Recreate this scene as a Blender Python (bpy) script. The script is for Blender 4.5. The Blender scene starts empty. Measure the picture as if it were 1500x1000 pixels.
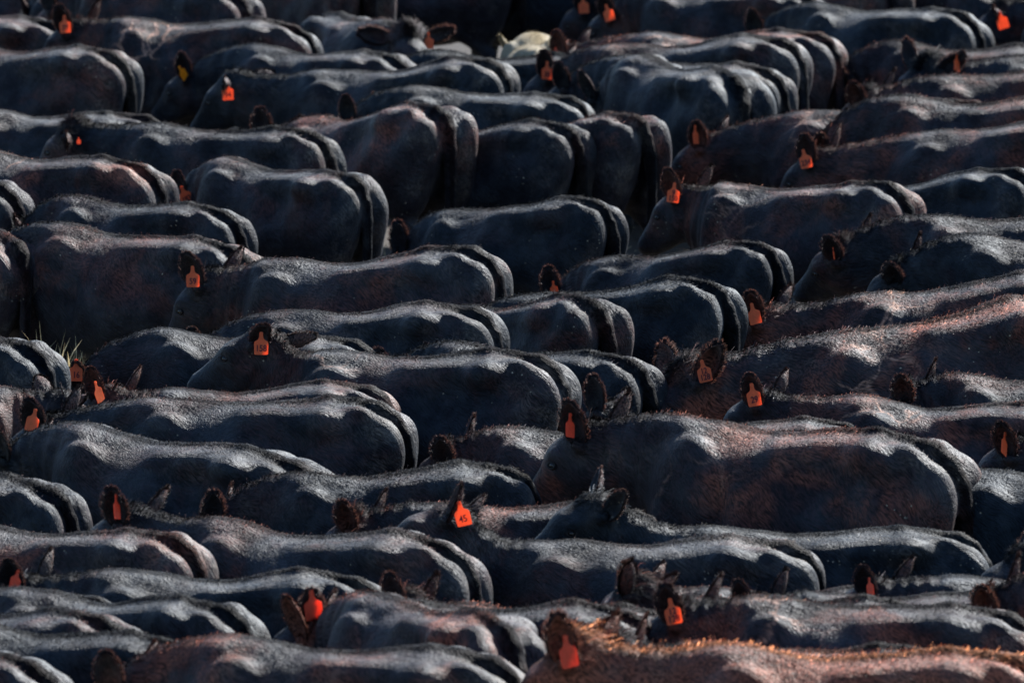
import bpy, math, random
import numpy as np
from mathutils import Matrix, Vector
rng = np.random.default_rng(7)
random.seed(7)
SC = bpy.context.scene
COL = SC.collection
# ------------------------------------------------------------------ camera
F = 20000.0                      # focal length in photograph pixels (1500 wide)
DEP = math.atan(2260/20000)
HC = 10.8
cam_d = bpy.data.cameras.new("camera"); cam = bpy.data.objects.new("camera", cam_d); COL.objects.link(cam)
cam_d.sensor_width = 36; cam_d.lens = 480; cam_d.clip_start = 1; cam_d.clip_end = 3000
cam.location = (0, 0, HC); cam.rotation_euler = (math.pi/2-DEP, 0, 0)
cam_d.dof.use_dof = True; cam_d.dof.focus_distance = 84; cam_d.dof.aperture_fstop = 5.6
SC.camera = cam
# ------------------------------------------------------------------ light
SUN_EL, SUN_AZ = 40, 36          # azimuth measured from +Y (away from camera) towards +X (right)
w = bpy.data.worlds.new("World"); SC.world = w; w.use_nodes = True
nt = w.node_tree; nt.nodes.clear()
sky = nt.nodes.new("ShaderNodeTexSky"); sky.sky_type = 'NISHITA'; sky.sun_disc = False
sky.sun_elevation = math.radians(SUN_EL); sky.sun_rotation = math.radians(SUN_AZ); sky.ozone_density = 5; sky.dust_density = .3; sky.air_density = 1.2
bg = nt.nodes.new("ShaderNodeBackground"); bg.inputs[1].default_value = 0.065
wo = nt.nodes.new("ShaderNodeOutputWorld")
nt.links.new(sky.outputs[0], bg.inputs[0]); nt.links.new(bg.outputs[0], wo.inputs[0])
sd = bpy.data.lights.new("sun", 'SUN'); sd.energy = 4.5; sd.angle = math.radians(6); sd.color = (1, .965, .92)
sun = bpy.data.objects.new("sun", sd); COL.objects.link(sun)
az, el = math.radians(SUN_AZ), math.radians(SUN_EL)
sun.rotation_euler = Vector((math.sin(az)*math.cos(el), math.cos(az)*math.cos(el), math.sin(el))).to_track_quat('Z', 'Y').to_euler()
SC.view_settings.view_transform = 'Standard'; SC.view_settings.look = 'None'
SC.view_settings.exposure = 1.5; SC.view_settings.gamma = 1
SC.cycles.max_bounces = 5; SC.cycles.diffuse_bounces = 2; SC.cycles.glossy_bounces = 2
SC.cycles.transmission_bounces = 2; SC.cycles.transparent_max_bounces = 4
# ------------------------------------------------------------------ node helper
class N:
    def __init__(s, name):
        s.m = bpy.data.materials.new(name); s.m.use_nodes = True; s.t = s.m.node_tree; s.t.nodes.clear()
        s.out = s.t.nodes.new("ShaderNodeOutputMaterial")
    def n(s, kind, **k):
        x = s.t.nodes.new("ShaderNode"+kind)
        for a, v in k.items(): setattr(x, a, v)
        return x
    def set(s, sock, v):
        if isinstance(v, bpy.types.NodeSocket): s.t.links.new(v, sock)
        else: sock.default_value = v
    def math(s, op, a, b=0.0, clamp=False):
        x = s.n("Math", operation=op, use_clamp=clamp); s.set(x.inputs[0], a); s.set(x.inputs[1], b); return x.outputs[0]
    def mix(s, f, a, b):
        x = s.n("Mix", data_type='RGBA'); s.set(x.inputs[0], f); s.set(x.inputs[6], a); s.set(x.inputs[7], b); return x.outputs[2]
    def attr(s, name, typ='GEOMETRY'):
        return s.n("Attribute", attribute_type=typ, attribute_name=name)
    def noise(s, vec, scale, detail=2, rough=.5, dist=0):
        x = s.n("TexNoise"); s.set(x.inputs['Vector'], vec); x.inputs['Scale'].default_value = scale
        x.inputs['Detail'].default_value = detail; x.inputs['Roughness'].default_value = rough
        x.inputs['Distortion'].default_value = dist; return x.outputs[0]
    def ramp(s, v, a, b):
        x = s.n("MapRange", interpolation_type='SMOOTHSTEP'); s.set(x.inputs[0], v)
        x.inputs[1].default_value = a; x.inputs[2].default_value = b; return x.outputs[0]
    def vmap(s, vec, scale):
        x = s.n("VectorMath", operation='MULTIPLY'); s.set(x.inputs[0], vec); x.inputs[1].default_value = scale; return x.outputs[0]
# ------------------------------------------------------------------ cattle hide
def hide_material():
    h = N("cattle_hide")
    rest = h.attr("rest").outputs['Vector']
    tone = h.attr("tone").outputs['Fac']
    rust = h.attr("rust").outputs['Fac']
    brown = h.attr('["brown"]', 'OBJECT').outputs['Fac']
    dust_sheen = h.attr('["dust_sheen"]', 'OBJECT').outputs['Fac']
    lick = h.attr('["lick"]', 'OBJECT').outputs['Fac']
    pale = h.attr('["pale"]', 'OBJECT').outputs['Fac']
    oi = h.n("ObjectInfo").outputs['Random']
    off = h.n("CombineXYZ"); h.set(off.inputs[0], h.math('MULTIPLY', oi, 37.0)); h.set(off.inputs[1], h.math('MULTIPLY', oi, 19.0)); h.set(off.inputs[2], h.math('MULTIPLY', oi, 53.0))
    va = h.n("VectorMath", operation='ADD'); h.set(va.inputs[0], rest); h.set(va.inputs[1], off.outputs[0]); p = va.outputs[0]
    sep = h.n("SeparateXYZ"); h.set(sep.inputs[0], rest)
    # brown sun-bleached patches
    n1 = h.noise(p, 2.3, 3, .6, .4)
    bm = h.math('MULTIPLY', h.math('MULTIPLY', h.ramp(n1, .44, .68), h.ramp(sep.outputs[2], .75, 1.1)), brown, True)
    bm = h.math('ADD', bm, h.math('MULTIPLY', brown, .09), True)
    bm = h.math('ADD', bm, h.math('MULTIPLY', h.math('SUBTRACT', brown, 1.0, True), .9), True)
    col = h.mix(bm, (.0022, .0042, .0072, 1), (.19, .060, .036, 1))
    col = h.mix(rust, col, (.12, .045, .028, 1))
    # lick marks: curved lighter edges of swirled hair on shoulder and ribs
    vo = h.n("TexVoronoi", feature='DISTANCE_TO_EDGE'); vo.inputs['Scale'].default_value = 3.4
    dn = h.n("TexNoise"); h.set(dn.inputs['Vector'], p); dn.inputs['Scale'].default_value = 2.6; dn.inputs['Detail'].default_value = 3
    dv = h.n("VectorMath", operation='MULTIPLY_ADD'); h.set(dv.inputs[0], dn.outputs[1]); dv.inputs[1].default_value = (.55, .55, .55); h.set(dv.inputs[2], p)
    h.set(vo.inputs['Vector'], dv.outputs[0])
    line = h.math('SUBTRACT', 1.0, h.ramp(vo.outputs[0], .0, .07))
    reg = h.math('MULTIPLY', h.ramp(sep.outputs[0], .02, .25), h.math('SUBTRACT', 1.0, h.ramp(sep.outputs[0], .5, .72)))
    reg = h.math('MULTIPLY', reg, h.ramp(sep.outputs[2], .8, 1.0))
    reg = h.math('MULTIPLY', reg, h.ramp(h.noise(p, 3.1, 1), .40, .52))
    lk = h.math('MULTIPLY', h.math('MULTIPLY', line, reg), lick, True)
    col = h.mix(lk, col, (.26, .14, .095, 1))
    # dusty back and rump hair; tint also paints grey sheen and sunlit brown buttocks
    geo = h.n("NewGeometry"); sn = h.n("SeparateXYZ"); h.set(sn.inputs[0], geo.outputs['Normal'])
    dm = h.math('MULTIPLY', h.ramp(h.noise(p, 5.5, 5, .65), .42, .75), dust_sheen)
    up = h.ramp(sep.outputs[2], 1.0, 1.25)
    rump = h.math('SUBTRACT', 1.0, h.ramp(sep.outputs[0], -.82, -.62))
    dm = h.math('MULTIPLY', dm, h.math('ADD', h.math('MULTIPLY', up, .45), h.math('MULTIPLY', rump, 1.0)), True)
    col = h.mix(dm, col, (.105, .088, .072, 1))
    # flecks of straw and dry mud
    vf = h.n("TexVoronoi", feature='F1'); vf.inputs['Scale'].default_value = 26; h.set(vf.inputs['Vector'], p)
    fl = h.math('LESS_THAN', vf.outputs['Distance'], .14)
    fl = h.math('MULTIPLY', fl, h.ramp(h.noise(p, 4.0, 2), .6, .68))
    col = h.mix(h.math('MULTIPLY', fl, .8), col, (.30, .26, .19, 1))
    # strand to strand variation
    def dot(vec, d):
        x = h.n("VectorMath", operation='DOT_PRODUCT'); h.set(x.inputs[0], vec); x.inputs[1].default_value = d; return x.outputs['Value']
    wn = h.n("TexNoise"); h.set(wn.inputs['Vector'], p); wn.inputs['Scale'].default_value = 3.2; wn.inputs['Detail'].default_value = 2
    wq = h.n("VectorMath", operation='MULTIPLY_ADD'); h.set(wq.inputs[0], wn.outputs[1]); wq.inputs[1].default_value = (.16, .16, .16); h.set(wq.inputs[2], p); pw_ = wq.outputs[0]
    fl_ = h.n("CombineXYZ"); h.set(fl_.inputs[0], dot(pw_, (.72, 0, .69))); h.set(fl_.inputs[1], dot(pw_, (0, 1, 0))); h.set(fl_.inputs[2], dot(pw_, (-.69, 0, .72))); fv = fl_.outputs[0]
    strand = h.noise(h.vmap(fv, (24, 95, 110)), 1.0, 3, .6)
    k = h.math('ADD', h.math('MULTIPLY', h.ramp(strand, .3, .70), 1.75), .12)
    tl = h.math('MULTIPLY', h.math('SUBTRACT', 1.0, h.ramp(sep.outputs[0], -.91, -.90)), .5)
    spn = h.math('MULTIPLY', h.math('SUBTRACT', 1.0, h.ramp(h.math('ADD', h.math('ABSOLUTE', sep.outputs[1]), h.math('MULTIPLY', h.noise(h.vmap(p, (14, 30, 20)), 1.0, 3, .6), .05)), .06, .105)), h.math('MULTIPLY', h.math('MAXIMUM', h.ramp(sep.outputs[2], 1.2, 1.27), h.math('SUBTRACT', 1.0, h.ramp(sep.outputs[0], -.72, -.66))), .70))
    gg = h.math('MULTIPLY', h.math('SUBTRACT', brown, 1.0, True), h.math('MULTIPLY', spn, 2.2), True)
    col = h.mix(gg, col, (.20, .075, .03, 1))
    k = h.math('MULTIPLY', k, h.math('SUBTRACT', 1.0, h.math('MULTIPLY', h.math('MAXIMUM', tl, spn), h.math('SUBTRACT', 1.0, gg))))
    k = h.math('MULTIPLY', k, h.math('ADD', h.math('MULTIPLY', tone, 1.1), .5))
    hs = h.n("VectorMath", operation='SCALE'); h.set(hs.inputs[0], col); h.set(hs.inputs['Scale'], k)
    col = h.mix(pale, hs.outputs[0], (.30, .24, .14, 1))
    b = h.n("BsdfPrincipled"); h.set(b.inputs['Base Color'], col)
    rv = h.math('ADD', .43, h.math('MULTIPLY', h.math('ADD', h.noise(p, 3.5, 4, .6), strand), .18)); h.set(b.inputs['Roughness'], rv)
    h.set(b.inputs['Specular IOR Level'], h.math('MULTIPLY', h.math('ADD', .2, h.math('MULTIPLY', h.ramp(h.noise(p, 4.5, 5, .65), .38, .68), .34)), h.math('SUBTRACT', 1.0, h.math('MULTIPLY', spn, 1.2), True)))
    b.inputs['Specular Tint'].default_value = (.74, .88, 1, 1)
    h.set(b.inputs['Specular Tint'], h.mix(bm, (.72, .87, 1, 1), (1, .72, .6, 1)))
    b.inputs['Sheen Weight'].default_value = .04; b.inputs['Sheen Roughness'].default_value = .45
    b.inputs['Sheen Tint'].default_value = (.75, .85, 1, 1)
    bp = h.n("Bump"); bp.inputs['Strength'].default_value = .9; bp.inputs['Distance'].default_value = .010
    hh = h.math('ADD', strand, h.math('MULTIPLY', h.noise(h.vmap(fv, (7, 26, 24)), 1.0, 4, .65), 1.8))
    h.set(bp.inputs['Height'], hh); h.set(b.inputs['Normal'], bp.outputs[0])
    h.set(h.out.inputs[0], b.outputs[0])
    return h.m
def simple(name, col, rough=.5, spec=.5, transl=0.0, var=0.0):
    h = N(name); b = h.n("BsdfPrincipled")
    tc = h.n("TexCoord").outputs['Object']
    nz = h.noise(tc, 28, 4, .65)
    dark = tuple(c*(1-var) for c in col[:3])+(1,)
    c = h.mix(h.ramp(nz, .35, .7), dark, col)
    h.set(b.inputs['Base Color'], c); b.inputs['Roughness'].default_value = rough; b.inputs['Specular IOR Level'].default_value = spec
    if transl:
        t = h.n("BsdfTranslucent"); h.set(t.inputs[0], c); m = h.n("MixShader"); m.inputs[0].default_value = transl
        h.set(m.inputs[1], b.outputs[0]); h.set(m.inputs[2], t.outputs[0]); h.set(h.out.inputs[0], m.outputs[0])
    else: h.set(h.out.inputs[0], b.outputs[0])
    return h.m
M_HIDE = hide_material()
M_TAG = simple("orange_plastic", (1, .26, .10, 1), .45, .35, .6, .14)
M_TAGRED = simple("red_plastic", (1, .17, .08, 1), .45, .35, .6, .14)
M_TAGYEL = simple("yellow_plastic", (.95, .42, .02, 1), .45, .35, .6, .14)
M_INK = simple("marker_ink", (.05, .01, .02, 1), .6, .3)
M_EYE = simple("wet_eye", (.003, .002, .002, 1), .22, .5)
M_LID = simple("eyelid_skin", (.006, .005, .006, 1), .6, .3)
# ------------------------------------------------------------------ implicit cow body
def smin(a, b, k):
    h = np.clip(.5+.5*(b-a)/k, 0, 1); return b*(1-h)+a*h-k*h*(1-h)
def ssub(a, b, k):               # carve b out of a
    return -smin(-a, b, k)
def ell(P, c, r):
    q = [(P[i]-c[i])/r[i] for i in range(3)]
    k0 = np.sqrt(q[0]**2+q[1]**2+q[2]**2)
    q2 = [(P[i]-c[i])/r[i]**2 for i in range(3)]
    k1 = np.sqrt(q2[0]**2+q2[1]**2+q2[2]**2)+1e-6
    return k0*(k0-1)/k1
def cone(P, a, b, ra, rb, ys=1.0):
    a = np.array(a, float); b = np.array(b, float); d = b-a; a1 = a.copy(); a1[1] *= ys; d1 = d.copy(); d1[1] *= ys
    px, py, pz = P[0]-a1[0], P[1]*ys-a1[1], P[2]-a1[2]
    t = np.clip((px*d1[0]+py*d1[1]+pz*d1[2])/(d1@d1), 0, 1)
    return (np.sqrt((px-t*d1[0])**2+(py-t*d1[1])**2+(pz-t*d1[2])**2)-(ra+(rb-ra)*t))/max(1, ys**.5)
def cow_sdf(P, fat, bone, tuft, tailx):
    x, y, z = P
    X = np.array([-.88, -.82, -.72, -.60, -.46, -.25, 0, .25, .45, .60, .72, .82])
    W = np.array([.05, .19, .255, .29, .325, .35, .385, .365, .31, .25, .17, .05])
    W = W*(1+fat*np.array([0, .5, .6, .7, .8, 1, 1, 1, .8, .6, .3, 0]))
    ZT = np.array([1.08, 1.165, 1.235, 1.29, 1.322, 1.305, 1.284, 1.28, 1.288, 1.27, 1.21, 1.12])
    ZB = np.array([.98, .82, .72, .66, .60, .53, .49, .49, .51, .56, .68, .9])
    xf = x.ravel(); sh = x.shape
    xs = x[:, :1, :1]
    w_ = np.interp(xs, X, W); zt = np.interp(xs, X, ZT); zb = np.interp(xs, X, ZB)
    hz = (zt-zb)/2; zc = (zt+zb)/2
    dz = (z-zc)/hz
    ww = w_*(1-.13*np.clip(dz, -1, 1)-.05*np.clip(dz-.35, 0, 1))
    pw = 2.3
    rho = (np.abs(y/ww)**pw+np.abs(dz)**pw)**(1/pw)
    f = (rho-1)*np.minimum(w_, hz)*.92
    f = np.maximum(f, (x-.84)*.9); f = np.maximum(f, (-.87-x)*.9)
    # belly, ribs, thighs, shoulders
    f = smin(f, ell(P, (.02, 0, .86), (.52, .37*(1+fat), .33)), .10)
    for s in (1, -1):
        f = smin(f, ell(P, (-.64, s*.17, .91), (.225, .15, .38)), .08)
        f = smin(f, ell(P, (.47, s*.205, .98), (.19, .115, .29)), .07)
        f = smin(f, cone(P, (.55, s*.10, 1.24), (.60, s*.24, .86), .06, .07), .07)     # shoulder blade
        f = ssub(f, ell(P, (-.22, s*(.455-.035*bone), 1.13), (.12, .11+.03*bone, .16)), .16)       # hollow of the flank
        f = ssub(f, ell(P, (-.63, s*.33, 1.17), (.10, .09+.03*bone, .09)), .12)        # between hook and pin
        f = ssub(f, ell(P, (.29, s*.42, 1.0), (.05, .08, .24)), .08)                    # behind the shoulder
        f = smin(f, ell(P, (-.46, s*(.225+.035*bone), 1.222), (.09, .055, .05)), .09)  # hook bone
        f = smin(f, cone(P, (-.46, s*.23, 1.20), (-.80, s*.14, 1.07), .03+.012*bone, .05), .10)
        f = smin(f, cone(P, (-.42, s*.19, 1.22), (.0, s*.19, 1.20), .04, .04), .10)   # loin edge
        # legs
        f = smin(f, cone(P, (-.52, s*.17, .86), (-.44, s*.20, .68), .17, .10), .08)
        f = smin(f, cone(P, (-.46, s*.20, .70), (-.73, s*.17, .47), .095, .052), .05)
        f = smin(f, cone(P, (-.73, s*.17, .47), (-.70, s*.17, .13), .048, .04), .03)
        f = smin(f, cone(P, (-.70, s*.17, .12), (-.64, s*.17, .05), .045, .055), .02)
        f = smin(f, cone(P, (.49, s*.18, .80), (.50, s*.17, .43), .11, .058), .08)
        f = smin(f, cone(P, (.50, s*.17, .43), (.51, s*.165, .13), .052, .038), .03)
        f = smin(f, cone(P, (.51, s*.165, .12), (.56, s*.165, .05), .045, .055), .02)
    f = ssub(f, ell(P, (-.95, 0, .90), (.17, .055, .34)), .04)                           # cleft behind
    for s in (1, -1): f = ssub(f, cone(P, (-.74, s*.088, 1.285), (-.945, s*.080, 1.12), .012, .020), .03)
    for s in (1, -1): f = smin(f, ell(P, (-.79, s*.165, 1.02), (.115, .10, .20)), .06)   # buttock
    f = smin(f, cone(P, (-.42, 0, 1.30), (-.60, 0, 1.282), .034, .04), .045)          # sacrum ridge
    f = smin(f, cone(P, (.10, 0, 1.258), (-.42, 0, 1.298), .020, .032), .05)
    f = smin(f, ell(P, (.46, 0, 1.25), (.22, .085, .05)), .10)                          # withers
    # tail
    pts = [(-.58, 0, 1.278, .045), (-.72, 0, 1.250, .052), (-.805, 0, 1.195, .052), (-.862, tailx*.3, 1.10, .050), (-.888, tailx*.6, .98, .046), (-.90, tailx, .78, .036), (-.895, tailx, .55, .034), (-.895, tailx, .32, .05)]
    for a, b in zip(pts, pts[1:]): f = smin(f, cone(P, a[:3], b[:3], a[3], b[3]), .012)
    # neck, dewlap
    n = cone(P, (.52, 0, 1.02), (1.03, 0, 1.15), .275, .165, 1.5)
    n = smin(n, cone(P, (.62, 0, 1.20), (1.04, 0, 1.245), .08, .06), .08)
    n = smin(n, cone(P, (.68, 0, .78), (1.0, 0, 1.0), .10, .07, 1.6), .08)
    f = smin(f, n, .10)
    # head
    h = cone(P, (1.115, 0, 1.185), (1.195, 0, 1.12), .122, .118)
    h = smin(h, cone(P, (1.20, 0, 1.12), (1.37, 0, .935), .105, .078), .05)
    h = smin(h, cone(P, (1.08, 0, 1.05), (1.30, 0, .91), .105, .06), .05)
    h = smin(h, ell(P, (1.385, 0, .915), (.068, .09, .068)), .03)
    h = smin(h, ell(P, (1.085, 0, 1.285+tuft), (.075, .07, .045+tuft)), .06)
    for s in (1, -1):
        h = smin(h, ell(P, (1.212, s*.095, 1.165), (.05, .034, .034)), .03)
        h = ssub(h, ell(P, (1.25, s*.125, 1.118), (.03, .022, .02)), .02)
        h = smin(h, ell(P, (1.10, s*.07, 1.09), (.09, .055, .09)), .03)
        h = smin(h, cone(P, (1.085, s*.07, 1.22), (1.075, s*.145, 1.235), .045, .034), .03)
        h = ssub(h, ell(P, (1.43, s*.045, .945), (.018, .016, .014)), .01)
    return smin(f, h, .05)
def surface_nets(f, org, hs):
    nx, ny, nz = f.shape; ins = f < 0
    c = np.zeros((nx-1, ny-1, nz-1, 3)); cnt = np.zeros((nx-1, ny-1, nz-1))
    for ax in range(3):
        for du in (0, 1):
            for dv in (0, 1):
                o = [0, 0, 0]; oth = [i for i in range(3) if i != ax]; o[oth[0]] = du; o[oth[1]] = dv
                sl0 = tuple(slice(o[i], o[i]+(nx, ny, nz)[i]-1) for i in range(3))
                o2 = list(o); o2[ax] += 1
                sl1 = tuple(slice(o2[i], o2[i]+(nx, ny, nz)[i]-1) for i in range(3))
                a, b = f[sl0], f[sl1]; m = (a < 0) != (b < 0)
                t = np.where(m, a/(a-b+1e-12), 0)
                for i in range(3): c[..., i] += np.where(m, (t if i == ax else o[i]), 0)
                cnt += m
    act = cnt > 0
    idx = -np.ones(act.shape, int); idx[act] = np.arange(act.sum())
    I = np.argwhere(act)
    V = org+(I+c[act]/cnt[act][:, None])*hs
    Q = []
    for ax in range(3):
        u, v = (ax+1) % 3, (ax+2) % 3
        sl0 = [slice(1, -1)]*3; sl1 = [slice(1, -1)]*3; sl0[ax] = slice(0, -1); sl1[ax] = slice(1, None)
        a, b = ins[tuple(sl0)], ins[tuple(sl1)]
        for flip, m in ((0, a & ~b), (1, ~a & b)):
            E = np.argwhere(m); off = np.ones(3, int); off[ax] = 0; E = E+off
            def g(du, dv):
                e = E.copy(); e[:, u] -= du; e[:, v] -= dv; return idx[e[:, 0], e[:, 1], e[:, 2]]
            q = np.stack([g(1, 1), g(0, 1), g(0, 0), g(1, 0)], 1)
            Q.append(q[:, ::-1] if flip else q)
    Q = np.concatenate(Q); Q = Q[(Q >= 0).all(1)]
    return V, Q
HS = .0165
def vnormals(V, Q):
    n = np.cross(V[Q[:, 2]]-V[Q[:, 0]], V[Q[:, 3]]-V[Q[:, 1]])
    o = np.zeros_like(V)
    for i in range(4): np.add.at(o, Q[:, i], n)
    return o/(np.linalg.norm(o, axis=1, keepdims=True)+1e-9)
def nrm(a): return a/(np.linalg.norm(a, axis=-1, keepdims=True)+1e-9)
# ear pose: returns the frame for side s (+1 left)
EAR_ROOT = np.array([1.078, .135, 1.235])
EARNU, EARNV = 11, 9
def ear_frame(s, el, sw, tw):
    a = np.array([-math.sin(sw)*math.cos(el), math.cos(sw)*math.cos(el), math.sin(el)])
    n = np.array([math.cos(tw), math.sin(tw), 0]); n = n-a*(n@a); n = n/np.linalg.norm(n)
    b = np.cross(n, a)
    fl = np.array([1, s, 1]); return a*fl, n*fl, b*fl, EAR_ROOT*fl
def ear_map(uvw, s, pose):
    """u along the ear, v across (-1..1), w thickness/outwards"""
    a, n, b, r = ear_frame(s, *pose)
    u, v, wv = uvw[:, 0], uvw[:, 1], uvw[:, 2]
    L = .25
    prof = np.interp(u, [0, .12, .3, .5, .7, .85, .95, 1.0], [.028, .042, .057, .060, .052, .037, .021, .005])
    vv = v*prof
    cup = .042*np.sin(np.clip(u, 0, 1)*math.pi*.85+.3)
    d = -cup*(1-v**2)-.02*(u*u)
    return r+a*(u*L)[:, None]+b*vv[:, None]+n*(d+wv)[:, None]
def make_ear_uvw():
    U, Vv = np.meshgrid(np.linspace(0, 1, EARNU), np.linspace(-1, 1, EARNV), indexing='ij')
    front = np.stack([U.ravel(), Vv.ravel(), np.full(U.size, .004)], 1)
    back = np.stack([U.ravel(), Vv.ravel(), np.full(U.size, -.010)], 1)
    back[:, 1] *= 1.03
    k = U.size; q = []
    for i in range(EARNU-1):
        for j in range(EARNV-1):
            a_ = i*EARNV+j; b_ = a_+1; c_ = a_+EARNV+1; d_ = a_+EARNV
            q.append((a_, b_, c_, d_)); q.append((a_+k, d_+k, c_+k, b_+k))
    for i in range(EARNU-1):
        for j in (0, EARNV-1):
            a_ = i*EARNV+j; d_ = a_+EARNV
            q.append((a_, d_, d_+k, a_+k) if j == 0 else (a_, a_+k, d_+k, d_))
    for j in range(EARNV-1):
        a_ = (EARNU-1)*EARNV+j
        q.append((a_, a_+1, a_+1+k, a_+k))
    return np.concatenate([front, back]), np.array(q)
EUV, EQ = make_ear_uvw()
def make_base(fat, bone, tuft, tailx, hairlen, nhair, seed):
    r = np.random.default_rng(seed)
    org = np.array([-1.02, -.50, -.03])
    ax = [np.arange(org[i], hi, HS) for i, hi in enumerate((1.53, .50, 1.45))]
    P = np.meshgrid(*ax, indexing='ij')
    f = cow_sdf(P, fat, bone, tuft, tailx)
    V, Q = surface_nets(f, org, HS)
    nz = np.stack([np.sin(V[:, 0]*9+seed)*np.cos(V[:, 2]*8), np.sin(V[:, 1]*11+V[:, 0]*5), np.sin(V[:, 0]*14+V[:, 2]*12+seed)], 1)
    Nn = vnormals(V, Q)
    # low folds and muscle unevenness of the hide
    bump = (np.sin(V[:, 0]*13+2*np.sin(V[:, 2]*5)+seed)*np.sin(V[:, 2]*9+V[:, 1]*7)*.004 + np.sin(V[:, 0]*23+V[:, 2]*17+seed*2)*.002)
    neckw = np.clip((V[:, 0]-.55)/.2, 0, 1)*np.clip((1.12-V[:, 0])/.1, 0, 1)
    bump += neckw*.005*np.sin(V[:, 0]*62+V[:, 2]*16)
    V = V+Nn*bump[:, None]
    Nn = vnormals(V, Q)
    # hair roots
    tri = np.concatenate([Q[:, [0, 1, 2]], Q[:, [0, 2, 3]]])
    A, B, C = V[tri[:, 0]], V[tri[:, 1]], V[tri[:, 2]]
    ar = np.linalg.norm(np.cross(B-A, C-A), axis=1); cen = (A+B+C)/3
    wgt = ar*np.clip((cen[:, 2]-.62)/.25, 0, 1)*(.55+.9*np.clip((cen[:, 2]-1.12)/.15, 0, 1))*np.where(cen[:, 1] < -.12, .45, 1)
    wgt *= np.where(cen[:, 0] > 1.28, .35, 1.0)
    t = r.choice(len(tri), nhair, p=wgt/wgt.sum())
    u = r.random((nhair, 2)); fl = u.sum(1) > 1; u[fl] = 1-u[fl]
    R = A[t]+(B[t]-A[t])*u[:, :1]+(C[t]-A[t])*u[:, 1:]
    n = nrm(Nn[tri[t, 0]]*(1-u.sum(1))[:, None]+Nn[tri[t, 1]]*u[:, :1]+Nn[tri[t, 2]]*u[:, 1:])
    top = np.clip((n[:, 2]-.45)/.4, 0, 1)
    flow = np.stack([-np.ones(nhair), .35*np.sin(R[:, 0]*7+R[:, 2]*9+seed), -.55+.5*np.sin(R[:, 0]*5+seed*3)*np.cos(R[:, 1]*8)], 1)+r.normal(0, .38, (nhair, 3))
    face = R[:, 0] > 1.12
    flow[face] = np.array([.6, 0, -.6])+r.normal(0, .3, (face.sum(), 3))
    flow -= n*(flow*n).sum(1)[:, None]; flow = nrm(flow)
    crest = np.clip((R[:, 0]-.55)/.2, 0, 1)*top*np.exp(-(R[:, 1]/.08)**2)*(R[:, 0] < 1.05)
    poll = np.exp(-((R[:, 0]-1.085)**2+(R[:, 2]-1.31)**2)/.006)
    spine = np.exp(-(R[:, 1]/.05)**2)*top
    ln = hairlen*(.008+.004*top+.009*crest+.030*poll*(1+6*tuft*5)+.004*spine)*r.uniform(.55, 1.35, nhair)
    wisp = (r.random(nhair) < .075)*top*np.clip(np.exp(-(R[:, 1]/.13)**2)+.15, 0, 1)*(R[:, 0] < 1.12)
    ln = ln*(1+.9*wisp)
    ln = np.where(R[:, 0] > 1.2, ln*.5, ln)
    lift = .20+.08*top+.40*crest+.8*poll+.3*spine+1.0*wisp
    d = nrm(flow+n*lift[:, None]+r.normal(0, .12, (nhair, 3))+np.array([0, 0, .6])*poll[:, None])
    wd = nrm(np.cross(d, n+r.normal(0, .5, (nhair, 3))))*(.0012+.0007*r.random(nhair))[:, None]
    R0 = R-n*.001
    mid = R0+d*ln[:, None]*.55; tip = R0+(d*.9-n*.25*(1-poll[:, None])+np.array([0, 0, -.12]))*ln[:, None]
    HV = np.stack([R0-wd, R0+wd, mid+wd*.7, tip, mid-wd*.7], 1).reshape(-1, 3)
    hn = nrm(n+np.array([0, 0, .5])*wisp[:, None]+d*.12+r.normal(0, 1, (nhair, 3))*(.09+.14*(1-top))[:, None])
    HN = np.repeat(hn, 5, 0)
    tone = np.clip(r.normal(.45, .22, nhair)+.2*crest+4.5*wisp+.1*spine, 0, 6)  # bright tone on topline wisps paints the glow of backlit hair
    # ears: two of them
    nE = len(EUV); eb = len(V)
    hairE = 1500
    eu = np.stack([r.uniform(.05, 1.0, hairE), r.uniform(-1, 1, hairE), np.zeros(hairE)], 1)
    rim = r.random(hairE) < .55
    eu[rim, 1] = np.sign(r.random(rim.sum())-.5)*r.uniform(.88, 1.03, rim.sum()); tipm = r.random(hairE) < .22; eu[tipm, 0] = r.uniform(.93, 1, tipm.sum())
    el_ = np.where(rim | tipm, .024, .013)*r.uniform(.6, 1.4, hairE)*min(hairlen, 1.3)
    ew = np.where(r.random(hairE) < .5, .004, -.011); ew = np.where(rim | tipm, -.003, ew)
    return dict(V=V, Q=Q, N=Nn, HV=HV, HN=HN, tone=tone, nh=nhair, eu=eu, el=el_, ew=ew, erim=(rim | tipm), er=r.normal(0, 1, (hairE, 3)))
def ear_geo(base, s, pose):
    V = ear_map(EUV, s, pose)
    eu, el_, ew = base['eu'], base['el'], base['ew']; k = len(eu)
    q = eu.copy(); q[:, 2] = ew
    R = ear_map(q, s, pose)
    a, n, b, _ = ear_frame(s, *pose)
    side = np.where(np.abs(eu[:, 1]) > .5, np.sign(eu[:, 1]), 0)*np.where(base['erim'], 1, .2)
    d = a*(.5+.7*(eu[:, 0] > .85))[:, None]+b*(side*.9)[:, None]+n*(np.where(ew > 0, .5, -.4)*np.where(base['erim'], .3, 1))[:, None]+base['er']*.25
    d = nrm(d); wd = nrm(np.cross(d, n+base['er']*.6))*.0016
    mid = R+d*(el_*.5)[:, None]; tip = R+d*el_[:, None]
    HV = np.stack([R-wd, R+wd, mid+wd*.7, tip, mid-wd*.7], 1).reshape(-1, 3)
    hn = nrm(np.where((ew > 0)[:, None], n, -n)+d*.6+base['er']*.2)
    return V, HV, np.repeat(hn, 5, 0)
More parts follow.
